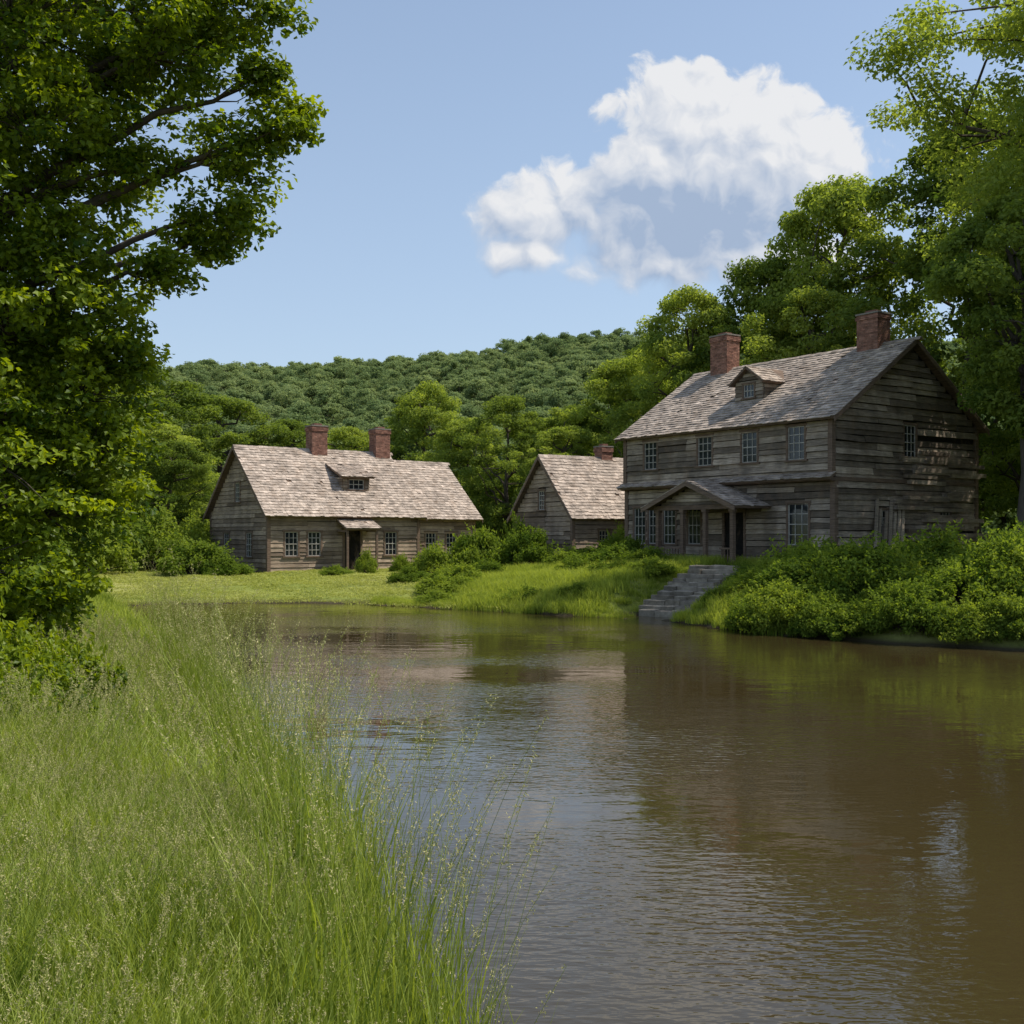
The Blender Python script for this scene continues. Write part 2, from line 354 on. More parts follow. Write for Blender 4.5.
def scatter(name, P, rot, scl, srcs, idx=None, rng=R0):
    col = bpy.data.collections.new(name+'_source')
    for s_ in srcs: col.objects.link(s_)
    N = len(P); me = bpy.data.meshes.new(name); me.vertices.add(N); me.vertices.foreach_set('co', np.asarray(P, np.float32).ravel())
    a = me.attributes.new('rot', 'FLOAT_VECTOR', 'POINT'); a.data.foreach_set('vector', np.asarray(rot, np.float32).ravel())
    a = me.attributes.new('scl', 'FLOAT_VECTOR', 'POINT'); a.data.foreach_set('vector', np.asarray(scl, np.float32).ravel())
    a = me.attributes.new('idx', 'INT', 'POINT'); a.data.foreach_set('value', (rng.integers(0, len(srcs), N) if idx is None else idx).astype(np.int32))
    me.update()
    o = bpy.data.objects.new(name, me); scene.collection.objects.link(o)
    ng = bpy.data.node_groups.new(name+'_gn', 'GeometryNodeTree')
    ng.interface.new_socket('Geometry', in_out='INPUT', socket_type='NodeSocketGeometry')
    ng.interface.new_socket('Geometry', in_out='OUTPUT', socket_type='NodeSocketGeometry')
    gi = ng.nodes.new('NodeGroupInput'); go = ng.nodes.new('NodeGroupOutput')
    ip = ng.nodes.new('GeometryNodeInstanceOnPoints'); ci = ng.nodes.new('GeometryNodeCollectionInfo')
    ci.inputs['Collection'].default_value = col; ci.inputs['Separate Children'].default_value = True; ci.inputs['Reset Children'].default_value = True
    def na(nm, ty):
        n = ng.nodes.new('GeometryNodeInputNamedAttribute'); n.data_type = ty; n.inputs['Name'].default_value = nm
        return [x for x in n.outputs if x.enabled][0]
    ng.links.new(gi.outputs[0], ip.inputs['Points']); ng.links.new(ci.outputs[0], ip.inputs['Instance'])
    ip.inputs['Pick Instance'].default_value = True
    ng.links.new(na('idx', 'INT'), ip.inputs['Instance Index'])
    ng.links.new(na('rot', 'FLOAT_VECTOR'), ip.inputs['Rotation']); ng.links.new(na('scl', 'FLOAT_VECTOR'), ip.inputs['Scale'])
    ng.links.new(ip.outputs[0], go.inputs[0])
    md = o.modifiers.new('scatter', 'NODES'); md.node_group = ng
    return o
def rz(n, tilt=0.0, rng=R0): return np.column_stack([rng.normal(size=n)*tilt, rng.normal(size=n)*tilt, rng.random(n)*6.283])

# ------------------------------------------------------------------ houses
def wall(g, O, U, Nn, L, z0, top, openings, rowh, rng, mi=0, skip=0.02, halfgable=None, rough=1.0):
    O = np.array(O, float); U = np.array(U, float); Nn = np.array(Nn, float); Z = np.array([0, 0, 1.0])
    z = z0
    while z < top-0.05:
        rh = min(rowh*(0.85+0.3*rng.random()), top-z); zm = z+rh/2
        lo, hi = 0.0, L
        if halfgable and z+rh > halfgable[0]:
            f = (z+rh-halfgable[0])/(halfgable[1]-halfgable[0]); lo = f*L/2; hi = L-lo
            if hi-lo < 0.15: break
        segs = [(lo, hi)]
        for (cu, cz, w, h) in openings:
            if abs(zm-cz) < h/2+rh*0.25:
                ns = []
                for a, b in segs:
                    l, r = cu-w/2, cu+w/2
                    if r <= a or l >= b: ns.append((a, b)); continue
                    if l > a: ns.append((a, l))
                    if r < b: ns.append((r, b))
                segs = ns
        for a, b in segs:
            x = a
            while x < b-0.02:
                l = min(1.8+3.4*rng.random(), b-x)
                if b-(x+l) < 0.4: l = b-x
                if rng.random() > skip:
                    t0 = 0.035+0.02*rng.random()*rough; t1 = t0+0.025+0.02*rng.random()*rough; hh = rh*(0.88+0.08*rng.random())
                    dz = rng.normal(size=2)*0.008*rough
                    p0 = O+U*(x+.006); p1 = O+U*(x+l-.006)
                    g.hexa([p0+Z*(z+dz[0])-Nn*.03, p1+Z*(z+dz[1])-Nn*.03, p1+Z*(z+dz[1])+Nn*t1, p0+Z*(z+dz[0])+Nn*t1,
                            p0+Z*(z+hh+dz[0])-Nn*.03, p1+Z*(z+hh+dz[1])-Nn*.03, p1+Z*(z+hh+dz[1])+Nn*t0, p0+Z*(z+hh+dz[0])+Nn*t0], mi, rng.random())
                x += l
        z += rh
def window(gf, gg, O, U, Nn, cu, cz, w, h, nx=2, nz=3, fw=0.09, mi=0):
    O, U, Nn = (np.array(q, float) for q in (O, U, Nn)); Z = np.array([0, 0, 1.0])
    def bx(G, u0, u1, z0, z1, d0, d1, mi, t=0.5): G.box(O+U*u0+Z*z0+Nn*d0, U*(u1-u0), Nn*(d1-d0), Z*(z1-z0), mi, t)
    l, r, bt, tp = cu-w/2, cu+w/2, cz-h/2, cz+h/2
    bx(gg, l+.01, r-.01, bt+.01, tp-.01, -0.02, 0.012, 0)
    bx(gf, l-.02, l+fw, bt+.002, tp-.002, -.01, .085, 1); bx(gf, r-fw, r+.02, bt+.002, tp-.002, -.01, .085, 1)
    bx(gf, l-.06, r+.06, tp-.0, tp+fw*1.2, -.01, .10, 1); bx(gf, l-.08, r+.08, bt-.07, bt, -.01, .13, 1)
    s = 0.045
    bx(gf, l+fw, l+fw+s, bt, tp, .012, .045, 0); bx(gf, r-fw-s, r-fw, bt, tp, .012, .045, 0)
    bx(gf, l+fw+s, r-fw-s, bt, bt+s, .012, .045, 0); bx(gf, l+fw+s, r-fw-s, tp-s, tp, .012, .045, 0)
    bx(gf, l+fw+s, r-fw-s, cz-.02, cz+.02, .012, .05, 0)
    for i in range(1, nx+1):
        u = l+fw+(r-l-2*fw)*i/(nx+1); bx(gf, u-.017, u+.017, bt+s, tp-s, .014, .036, 0)
    for i in range(1, nz+1):
        zz = bt+h*i/(nz+1)
        if abs(zz-cz) > .05: bx(gf, l+fw+s, r-fw-s, zz-.016, zz+.016, .015, .033, 0)
def roofplane(g, E0, E1, R1, R0_, rng, expo=0.24, sw=0.22, th=0.03, mi=0, sag=0.05):
    E0, E1, R1, R0_ = (np.array(q, float) for q in (E0, E1, R1, R0_))
    n = np.cross(E1-E0, R0_-E0); n /= np.linalg.norm(n)
    if n[2] < 0: n = -n
    g.hexa([E0-n*.10, E1-n*.10, R1-n*.10, R0_-n*.10, E0-n*.0, E1-n*.0, R1, R0_], 1, .4)
    SL = np.linalg.norm(R0_-E0); W = np.linalg.norm(E1-E0); U = (E1-E0)/W; S = (R0_-E0)/SL
    rows = int(SL/expo)+1; P = []; T = []
    for k in range(rows):
        x = -rng.random()*sw; s0 = k*expo-.04
        s1 = min(s0+expo*1.35, SL)
        rt = rng.random()*.15
        while x < W:
            w = sw*(0.6+0.8*rng.random()); a = max(x, -.03); bb = min(x+w-.008, W+.03); x += w
            if bb-a < .03 or rng.random() < .006: continue
            j = rng.normal()*.018; lift = .045+abs(rng.normal())*.012
            b0 = E0+U*a+S*(s0+j); b1 = E0+U*bb+S*(s0+j); c1 = E0+U*bb+S*s1; c0 = E0+U*a+S*s1
            P.append([b0+n*(lift-th), b1+n*(lift-th), c1+n*.002, c0+n*.002, b0+n*lift, b1+n*lift, c1+n*.014, c0+n*.014])
            T.append(np.clip(.30+rt+.45*rng.random()+(.25 if rng.random() < .08 else 0), 0, 1))
    P = np.array(P); K = len(P)
    g.add(P.reshape(-1, 3), (QB[None]+(np.arange(K)*8)[:, None, None]).reshape(-1, 4), mi, np.repeat(T, 8))
def chimney(name, parent, x, y, z0, z1, w, d, rng):
    g = Geo(); g.cbox(x-w/2+.012, x+w/2-.012, y-d/2+.012, y+d/2-.012, z0, z1-.05, 1, .5)
    z = z0; k = 0; bh = .075
    while z < z1:
        e = 0.045 if z > z1-.28 and z < z1-.1 else 0.0
        for (ax, L0, fx) in (('x', w, y-d/2), ('x', w, y+d/2), ('y', d, x-w/2), ('y', d, x+w/2)):
            c = -L0/2+(0.11 if k % 2 else 0)-.11
            while c < L0/2:
                a = max(c, -L0/2)-e; b = min(c+.21, L0/2)+e; c += .22
                if b-a < .03: continue
                o = rng.random()*.012+e; t = rng.random()
                if ax == 'x':
                    s = -1 if fx < y else 1; y0, y1 = (fx-o, fx+.06) if s < 0 else (fx-.06, fx+o); g.cbox(x+a, x+b, y0, y1, z, z+bh-.012, 0, t)
                else:
                    s = -1 if fx < x else 1; x0, x1 = (fx-o, fx+.06) if s < 0 else (fx-.06, fx+o); g.cbox(x0, x1, y+a+.001, y+b-.001, z+.001, z+bh-.013, 0, t)
        z += bh; k += 1
    g.cbox(x-w/2-.05, x+w/2+.05, y-d/2-.05, y+d/2+.05, z1, z1+.07, 1, .3)
    g.cbox(x-w/4, x+w/4, y-d/4, y+d/4, z1+.07, z1+.2, 0, .1)
    return g.obj(name, [M_brick, M_mortar], parent)
def empty(name, loc, ang):
    e = bpy.data.objects.new(name, None); scene.collection.objects.link(e); e.location = loc; e.rotation_euler = (0, 0, rad(ang)); e.empty_display_size = .5; return e
def solid(g, x0, x1, y0, y1, z0, ze, zr, mi=0):
    g.cbox(x0, x1, y0, y1, z0, ze, mi, .5); ym = (y0+y1)/2
    A = [(x0, y0, ze), (x0, ym, ze), (x0, y1, ze), (x0, ym, zr), (x1, y0, ze), (x1, ym, ze), (x1, y1, ze), (x1, ym, zr)]
    g.add(A, [[0, 1, 2, 3], [4, 7, 6, 5], [0, 3, 7, 4], [3, 2, 6, 7]], mi, .5)
def gable_roof(g, x0, x1, y0, y1, ze, zr, rng, oh=.35, og=.3, **k):
    ym = (y0+y1)/2; sl = (zr-ze)/(ym-y0); d = oh*sl
    zr2 = zr+.10
    roofplane(g, (x0-og, y0-oh, ze-d+.10), (x1+og, y0-oh, ze-d+.10), (x1+og, ym, zr2), (x0-og, ym, zr2), rng, **k)
    roofplane(g, (x1+og, y1+oh, ze-d+.10), (x0-og, y1+oh, ze-d+.10), (x0-og, ym, zr2), (x1+og, ym, zr2), rng, **k)
    x = x0-og
    while x < x1+og:
        l = .3; t = .3+.5*rng.random(); dz = rng.random()*.02
        g.hexa([(x, ym-.14, zr2-.14*sl+.02), (x+l, ym-.14, zr2-.14*sl+.02), (x+l, ym, zr2+.02), (x, ym, zr2+.02), (x, ym-.14, zr2-.14*sl+.065+dz), (x+l, ym-.14, zr2-.14*sl+.065+dz), (x+l, ym, zr2+.075+dz), (x, ym, zr2+.075+dz)], 0, t)
        g.hexa([(x, ym, zr2+.02), (x+l, ym, zr2+.02), (x+l, ym+.14, zr2-.14*sl+.02), (x, ym+.14, zr2-.14*sl+.02), (x, ym, zr2+.074+dz), (x+l, ym, zr2+.074+dz), (x+l, ym+.14, zr2-.14*sl+.065+dz), (x, ym+.14, zr2-.14*sl+.065+dz)], 0, t)
        x += l+.01
    for xx in (x0-og-.035, x1+og+.001):
        for ya, s in ((y0-oh, 1), (y1+oh, -1)):
            a = np.array([xx, ya, ze-d-.10]); b = np.array([xx, ym, zr2-.20])
            v = np.array([0, 0, .20]); w = np.array([.034, 0, 0])
            g.hexa([a, a+w, b+w, b, a+v, a+v+w, b+v+w, b+v], 2, .7)

rng = np.random.default_rng(11)
MW = [M_wall, M_trim, M_dark]
def corner_posts(g, pts, z0, z1s, w=.2, mi=1):
    for (x, y), z1 in zip(pts, z1s): g.cbox(x-w/2, x+w/2, y-w/2, y+w/2, z0, z1, mi, .6)

# ---- left farmhouse
H1 = empty('log_farmhouse', (-13.3, 60, 0.75), 37)
L1, L2, D1, ze, zr = 9.6, 13.9, 8.0, 3.6, 7.25
gw = Geo(); gf = Geo(); gg = Geo(); gr = Geo()
solid(gw, 0, L1, 0, D1, -.6, ze, zr-.05, 2)
gw.cbox(L1+.001, L2, .35, D1-.35, -.6, ze-.1, 2)
solid(gw, L1+.002, L2-.001, .351, D1-.351, -.5, ze-.1, 6.75, 2)
F = ((0, 0, 0), (1, 0, 0), (0, -1, 0)); G0 = ((0, D1, 0), (0, -1, 0), (-1, 0, 0)); F2 = ((L1, .35, 0), (1, 0, 0), (0, -1, 0))
ops = [(1.35, 1.75, .95, 1.35), (2.75, 1.75, .95, 1.35), (5.15, 1.25, 1.2, 2.5), (7.7, 1.75, .95, 1.35)]
wall(gw, *F, L1, .0, ze, ops, .24, rng)
opx = [(1.1, 1.75, .9, 1.3), (2.6, 1.75, .9, 1.3)]
wall(gw, *F2, L2-L1, 0, ze-.1, opx, .24, rng)
opg = [(2.4, 1.7, .95, 1.35), (5.6, 1.7, .95, 1.35), (4.0, 4.7, .8, 1.1)]
wall(gw, *G0, D1, 0, zr-.15, opg, .24, rng, halfgable=(ze, zr))
wall(gw, (L2, .35, 0), (0, 1, 0), (1, 0, 0), D1-.7, 0, 6.6, [], .26, rng, halfgable=(ze-.1, 6.75))
wall(gw, (L1, 0, 0), (0, 1, 0), (1, 0, 0), D1, 3.3, zr-.15, [], .26, rng, halfgable=(ze, zr))
for o in ops[:2]+ops[3:]: window(gf, gg, *F, *o)
for o in opx: window(gf, gg, *F2, *o)
for o in opg: window(gf, gg, *G0, *o)
corner_posts(gw, [(0, 0), (0, D1), (L1, 0), (L2, .35)], -.3, [ze, ze, ze-.05, ze-.15])
gw.cbox(0.1, L1, -.10, 0.0, -.3, 0.02, 1, .3)
gable_roof(gr, 0, L1, 0, D1, ze, zr, rng, oh=.45, og=.35)
gable_roof(gr, L1+.3, L2, .35, D1-.35, ze-.05, 6.8, rng, oh=.5, og=.35)
gd = Geo(); gd.cbox(4.65, 5.65, -.03, .02, .02, 2.35, 0, .2)
for k in range(5): gd.cbox(4.66+k*.2, 4.84+k*.2, -.06, -.032, .04, 2.33, 0, .1+.15*k)
gd.cbox(4.52, 4.64, -.12, .0, 0, 2.5, 1, .6); gd.cbox(5.66, 5.78, -.12, .0, 0, 2.5, 1, .6); gd.cbox(4.45, 5.85, -.13, .0, 2.5, 2.65, 1, .6)
gd.obj('door', [M_dark, M_trim], H1)
gh = Geo(); roofplane(gh, (4.1, -1.35, 2.62), (6.3, -1.35, 2.62), (6.3, 0.0, 3.2), (4.1, 0.0, 3.2), rng, sag=0)
for xx in (4.22, 6.1): gh.cbox(xx-.06, xx+.06, -1.25, -1.13, -.2, 2.55, 1, .6); gh.cbox(xx-.05, xx+.05, -1.12, 0, 2.42, 2.52, 1, .5)
gh.cbox(4.1, 6.3, -1.5, 0, -.25, -.03, 1, .5)
gh.obj('porch_hood', [M_shingle, M_trim, M_trim], H1)
def dormer(par, xc, yf, zf, w, h, slope, gable, wallmat):
    g = Geo(); gF = Geo(); gG = Geo()
    if gable:
        gp = w*.36
        bk = (h+gp)/slope
        g.cbox(xc-w/2, xc+w/2, yf, yf+h/slope, zf-.3, zf+h, 2)
        g.add([(xc-w/2, yf, zf+h), (xc, yf, zf+h), (xc+w/2, yf, zf+h), (xc, yf, zf+h+gp)], [[0, 1, 2, 3]], 2)
        wall(g, (xc-w/2, yf, 0), (1, 0, 0), (0, -1, 0), w, zf-.1, zf+h+gp-.1, [(w/2, zf+h*.52, .75, h*.72)], .17, rng, 0, halfgable=(zf+h, zf+h+gp))
        oh = .22; sl = gp/(w/2)
        for s in (-1, 1):
            e = (xc+s*(w/2+oh), yf-.3, zf+h-oh*sl+.06); e2 = (xc+s*(w/2+oh), yf+h/slope-.1, zf+h-oh*sl+.06)
            r = (xc, yf-.3, zf+h+gp+.06); r2 = (xc, yf+bk+.2, zf+h+gp+.06)
            if s < 0: roofplane(g, e2, e, r, r2, rng, mi=3, sag=0)
            else: roofplane(g, e, e2, r2, r, rng, mi=3, sag=0)
    else:
        g.cbox(xc-w/2, xc+w/2, yf, yf+h/slope+.5, zf-.4, zf+h, 2)
        wall(g, (xc-w/2, yf, 0), (1, 0, 0), (0, -1, 0), w, zf-.1, zf+h, [(w/2, zf+h*.5, w*.66, h*.7)], .17, rng, 0)
        roofplane(g, (xc-w/2-.25, yf-.3, zf+h+.02), (xc+w/2+.25, yf-.3, zf+h+.02), (xc+w/2+.25, yf+1.7, zf+h+.85), (xc-w/2-.25, yf+1.7, zf+h+.85), rng, mi=3, sag=0)
    for s, n in ((-1, (-1, 0, 0)), (1, (1, 0, 0))):
        wall(g, (xc+s*w/2, yf, 0), (0, 1, 0), n, h/slope*.9, zf-.1, zf+h, [], .17, rng, 0, rough=.5)
    window(gF, gG, (xc-w/2, yf, 0), (1, 0, 0), (0, -1, 0), w/2, zf+h*.5, (w*.66 if not gable else .75), h*.7, 2, 1, .06)
    g.obj('dormer', [wallmat, M_trim, M_dark, M_shingle], par); gF.obj('dormer_window_frame', [M_sash, M_trim], par); gG.obj('dormer_window_glass', [M_glass], par)
sl1 = (zr-ze)/(D1/2)
dormer(H1, 6.1, 1.25, ze+1.25*sl1+.05, 1.7, .85, sl1, False, M_wall2)
gw.obj('log_walls', [M_wall2, M_trim, M_dark], H1); gf.obj('window_frames', [M_sash, M_trim], H1); gg.obj('window_glass', [M_glass], H1); gr.obj('shingle_roof', [M_shingle, M_trim, M_trim], H1)
chimney('brick_chimney', H1, 4.95, D1/2, zr-.8, 8.75, 1.0, .85, rng); chimney('brick_chimney', H1, 9.3, D1/2, zr-.8, 8.8, 1.0, .85, rng)

# ---- middle small house
H2 = empty('log_cottage', (3.2, 58, 1.2), 32)
L, D, ze, zr = 6.3, 5.7, 2.95, 6.05
gw = Geo(); gf = Geo(); gg = Geo(); gr = Geo()
solid(gw, 0, L, 0, D, -.6, ze, zr-.05, 2)
wall(gw, *F, L, 0, ze, [(2.0, 1.5, .8, 1.1)], .26, rng)
G0 = ((0, D, 0), (0, -1, 0), (-1, 0, 0)); og_ = [(2.85, 3.7, .75, 1.05), (1.6, 1.1, 1.1, 2.1)]
wall(gw, *G0, D, 0, zr-.15, og_, .26, rng, halfgable=(ze, zr)); window(gf, gg, *G0, *og_[0])
window(gf, gg, *F, 2.0, 1.5, .8, 1.1)
wall(gw, (L, 0, 0), (0, 1, 0), (1, 0, 0), D, 0, zr-.15, [], .26, rng, halfgable=(ze, zr))
gd = Geo(); gd.box(np.array([-.06, D-1.05, .02]), (0.05, 0, 0), (0, -1.1, 0), (0, 0, 2.1), 0, .5); gd.obj('door', [M_trim], H2)
corner_posts(gw, [(0, 0), (0, D), (L, 0)], -.3, [ze]*3)
gable_roof(gr, 0, L, 0, D, ze, zr, rng, oh=.35, og=.3)
gw.obj('log_walls', [M_wall2, M_trim, M_dark], H2); gf.obj('window_frames', [M_sash, M_trim], H2); gg.obj('window_glass', [M_glass], H2); gr.obj('shingle_roof', [M_shingle, M_trim, M_trim], H2)
chimney('brick_chimney', H2, 4.3, D/2+.2, zr-.8, zr+.75, .75, .7, rng)

# ---- main two storey house
H3 = empty('two_storey_log_house', (5.8, 55, 1.6), -54.6)
L, D, ze, zr = 12.6, 10.0, 6.4, 9.75
gw = Geo(); gf = Geo(); gg = Geo(); gr = Geo()
solid(gw, 0, L, 0, D, -.8, ze, zr-.05, 2)
zm = 3.75
up = [(1.85, 5.25, 1.05, 1.35), (5.5, 5.25, 1.05, 1.35), (8.2, 5.25, 1.05, 1.35), (10.8, 5.25, 1.05, 1.4)]
lo = [(.95, 1.85, .98, 1.75), (2.0, 1.85, .98, 1.75), (3.05, 1.85, .98, 1.75), (4.7, 1.85, .98, 1.75), (7.2, 1.2, 1.3, 2.4), (10.8, 1.85, 1.25, 1.75)]
FU = ((0, -.12, 0), (1, 0, 0), (0, -1, 0))
gw.cbox(0.001, L-.001, -.119, 0, zm+.02, ze-.001, 2)
wall(gw, *F, L, 0, zm-.15, lo, .25, rng, skip=.012, rough=1.5)
wall(gw, *FU, L, zm+.05, ze, up, .25, rng, skip=.012, rough=1.5)
for o in up: window(gf, gg, *FU, *o)
for o in lo[:4]+lo[5:]: window(gf, gg, *F, *o)
GR = ((L, 0, 0), (0, 1, 0), (1, 0, 0))
og_ = [(5.0, 5.4, 1.0, 1.5), (3.0, 1.8, .9, 1.3), (7.6, 1.8, .9, 1.3)]
wall(gw, *GR, D, -.3, zr-.15, og_, .27, rng, skip=.03, halfgable=(ze, zr), rough=2.6)
window(gf, gg, *GR, *og_[0]); window(gf, gg, *GR, *og_[1]); window(gf, gg, *GR, *og_[2])
wall(gw, (0, D, 0), (0, -1, 0), (-1, 0, 0), D, -.3, zr-.15, [], .27, rng, halfgable=(ze, zr))
wall(gw, (L, D, 0), (-1, 0, 0), (0, 1, 0), L, -.3, ze, [], .27, rng)
for k in range(9):
    y = 1.6+k*.22+rng.random()*.2; zt = 1.8+1.2*rng.random(); gw.hexa([(L+.6, y, -.2), (L+.6, y+.16, -.2), (L+.66, y+.16, -.2), (L+.66, y, -.2), (L+.08, y+.9, zt), (L+.08, y+1.06, zt+.05), (L+.14, y+1.06, zt+.05), (L+.14, y+.9, zt)], 0, rng.random())
for k in range(60):
    z = rng.random()*5.0; y = 5.6+rng.random()*4.2; gw.cbox(L+.05, L+.16+.22*rng.random(), y-1.9, y+rng.random()*1.4, z, z+.17, 0, rng.random())
corner_posts(gw, [(0, 0), (L, 0), (0, D), (L, D)], -.4, [zm-.1, zm-.1, ze, ze], .24)
corner_posts(gw, [(0.02, -.13), (L-.02, -.13)], zm+.12, [ze, ze], .22)
gw.cbox(-.15, L+.15, -.36, .0, zm-.14, zm+.0, 1, .6)
gw.cbox(L+.0, L+.14, .01, D, zm-.13, zm+.03, 1, .5)
roofplane(gr, (-.2, -.55, zm-.02), (L+.2, -.55, zm-.02), (L+.2, -.14, zm+.22), (-.2, -.14, zm+.22), rng, expo=.16, sag=0)
gable_roof(gr, 0, L, 0, D, ze, zr, rng, oh=.5, og=.4, sag=0)
gw.cbox(.1, L-.1, -.30, -.13, ze-.24, ze-.05, 1, .5)
gp = Geo(); x0, x1, xm = 3.9, 9.0, 6.45; yp = -2.0; zE, zA = 2.72, 3.72
for xx in (4.15, 5.75, 7.15, 8.75):
    gp.cbox(xx-.09, xx+.09, yp+.1, yp+.28, -.1, zE-.2, 1, .6); gp.cbox(xx-.13, xx+.13, yp+.06, yp+.32, zE-.32, zE-.2, 1, .7)
gp.cbox(x0+.05, x1-.05, yp+.08, yp+.3, zE-.2, zE, 1, .5)
for xx in (4.15, 8.75): gp.cbox(xx-.08, xx+.08, yp+.3, -.05, zE-.19, zE-.02, 1, .5)
wall(gp, (x0+.1, yp+.2, 0), (1, 0, 0), (0, -1, 0), x1-x0-.2, zE, zA-.12, [], .15, rng, 0, halfgable=(zE, zA))
gp.add([(x0+.1, yp+.22, zE), (xm, yp+.22, zE), (x1-.1, yp+.22, zE), (xm, yp+.22, zA-.02)], [[0, 1, 2, 3]], 3)
sl = (zA-zE)/(xm-x0)
roofplane(gp, (x0-.35, -.02, zE-.35*sl+.05), (x0-.35, yp-.3, zE-.35*sl+.05), (xm, yp-.3, zA+.05), (xm, -.02, zA+.05), rng, mi=2, sag=0)
roofplane(gp, (x1+.35, yp-.3, zE-.35*sl+.05), (x1+.35, -.02, zE-.35*sl+.05), (xm, -.02, zA+.05), (xm, yp-.3, zA+.05), rng, mi=2, sag=0)
for s, xe in ((-1, x0-.35), (1, x1+.35)):
    a = np.array([xe, yp-.36, zE-.35*sl-.16]); b_ = np.array([xm, yp-.36, zA-.16]); v = np.array([0, 0, .2]); w = np.array([0, .05, 0])
    gp.hexa([a, a+w, b_+w, b_, a+v, a+v+w, b_+v+w, b_+v], 1, .7)
gp.cbox(x0, x1, yp-.1, -.0, -.5, -.02, 1, .5)
for k in range(3): gp.cbox(5.9, 8.6, yp-.1-.3*(k+1), yp-.1-.3*k, -.6, -.16-.14*k, 1, .6)
for xa, xb in ((4.25, 5.65), (8.0, 8.65)):
    gp.cbox(xa, xb, yp+.15, yp+.21, .78, .86, 1, .7)
    x = xa+.1
    while x < xb: gp.cbox(x, x+.04, yp+.16, yp+.2, 0, .78, 1, .6); x += .18
gp.obj('portico', [M_wall, M_trim, M_shingle, M_dark], H3)
gd = Geo(); gd.cbox(6.62, 7.78, -.03, .02, 0, 2.32, 0, .2)
for k in range(3):
    for q in range(2): gd.cbox(6.70+q*.55, 7.15+q*.55, -.055, -.032, .15+k*.75, .75+k*.72, 0, .6)
gd.cbox(6.5, 6.62, -.12, 0, 0, 2.4, 1, .6); gd.cbox(7.78, 7.9, -.12, 0, 0, 2.4, 1, .6); gd.cbox(6.45, 7.95, -.13, 0, 2.4, 2.55, 1, .6)
gd.obj('door', [M_dark, M_trim], H3)
sl3 = (zr-ze)/(D/2)
dormer(H3, 6.6, 1.6, ze+1.6*sl3+.1, 1.7, .9, sl3, True, M_wall)
gw.obj('log_walls', MW, H3); gf.obj('window_frames', [M_sash, M_trim], H3); gg.obj('window_glass', [M_glass], H3); gr.obj('shingle_roof', [M_shingle, M_trim, M_trim], H3)
chimney('brick_chimney', H3, 1.8, D/2, zr-.8, 11.55, 1.15, .9, rng); chimney('brick_chimney', H3, 10.8, D/2, zr-.8, 11.2, 1.1, .9, rng)

# ---- stone steps
g = Geo(); u = np.array([e_[0]/Lq, e_[1]/Lq, 0]); s = np.array([u[1], -u[0], 0]); ns = 11; run = Lq/ns
for k in range(ns):
    zt = STz0+(STz1-STz0)*(k+1)/ns; wl = 1.12+rng.normal()*.12; wr = 1.12+rng.normal()*.12
    o = np.array([*ST0, 0])+u*run*k+s*rng.normal()*.05
    cuts = [-wl, -.35+rng.normal()*.15, .4+rng.normal()*.12, wr]
    for a_, b_ in zip(cuts[:-1], cuts[1:]):
        tz = rng.normal()*.022; sh = rng.normal()*.05
        P0_ = o+s*(a_+.008)+u*sh; P1_ = o+s*(b_-.008)+u*(sh+rng.normal()*.03); zz = zt+tz; q1, q2 = rng.normal(size=2)*.018
        Zv = np.array([0, 0, 1.0]); d_ = u*run*1.5; c_ = .02
        g.hexa([P0_+Zv*(zz-.4), P1_+Zv*(zz-.4), P1_+d_+Zv*(zz-.4), P0_+d_+Zv*(zz-.4), P0_+Zv*(zz-c_), P1_+Zv*(zz-c_), P1_+d_+Zv*(zz-c_+q1), P0_+d_+Zv*(zz-c_+q2)], 0, rng.random())
        A = [P0_+Zv*(zz-c_), P1_+Zv*(zz-c_), P1_+d_+Zv*(zz-c_+q1), P0_+d_+Zv*(zz-c_+q2)]; B_ = [P0_+u*.03+s*.02+Zv*(zz), P1_+u*.03-s*.02+Zv*(zz+.004), P1_+d_+Zv*(zz+q1), P0_+d_+Zv*(zz+q2)]
        g.add(A+B_, [[0, 1, 5, 4], [1, 2, 6, 5], [3, 0, 4, 7], [4, 5, 6, 7]], 0, rng.random())
g.obj('stone_steps', [M_stone])

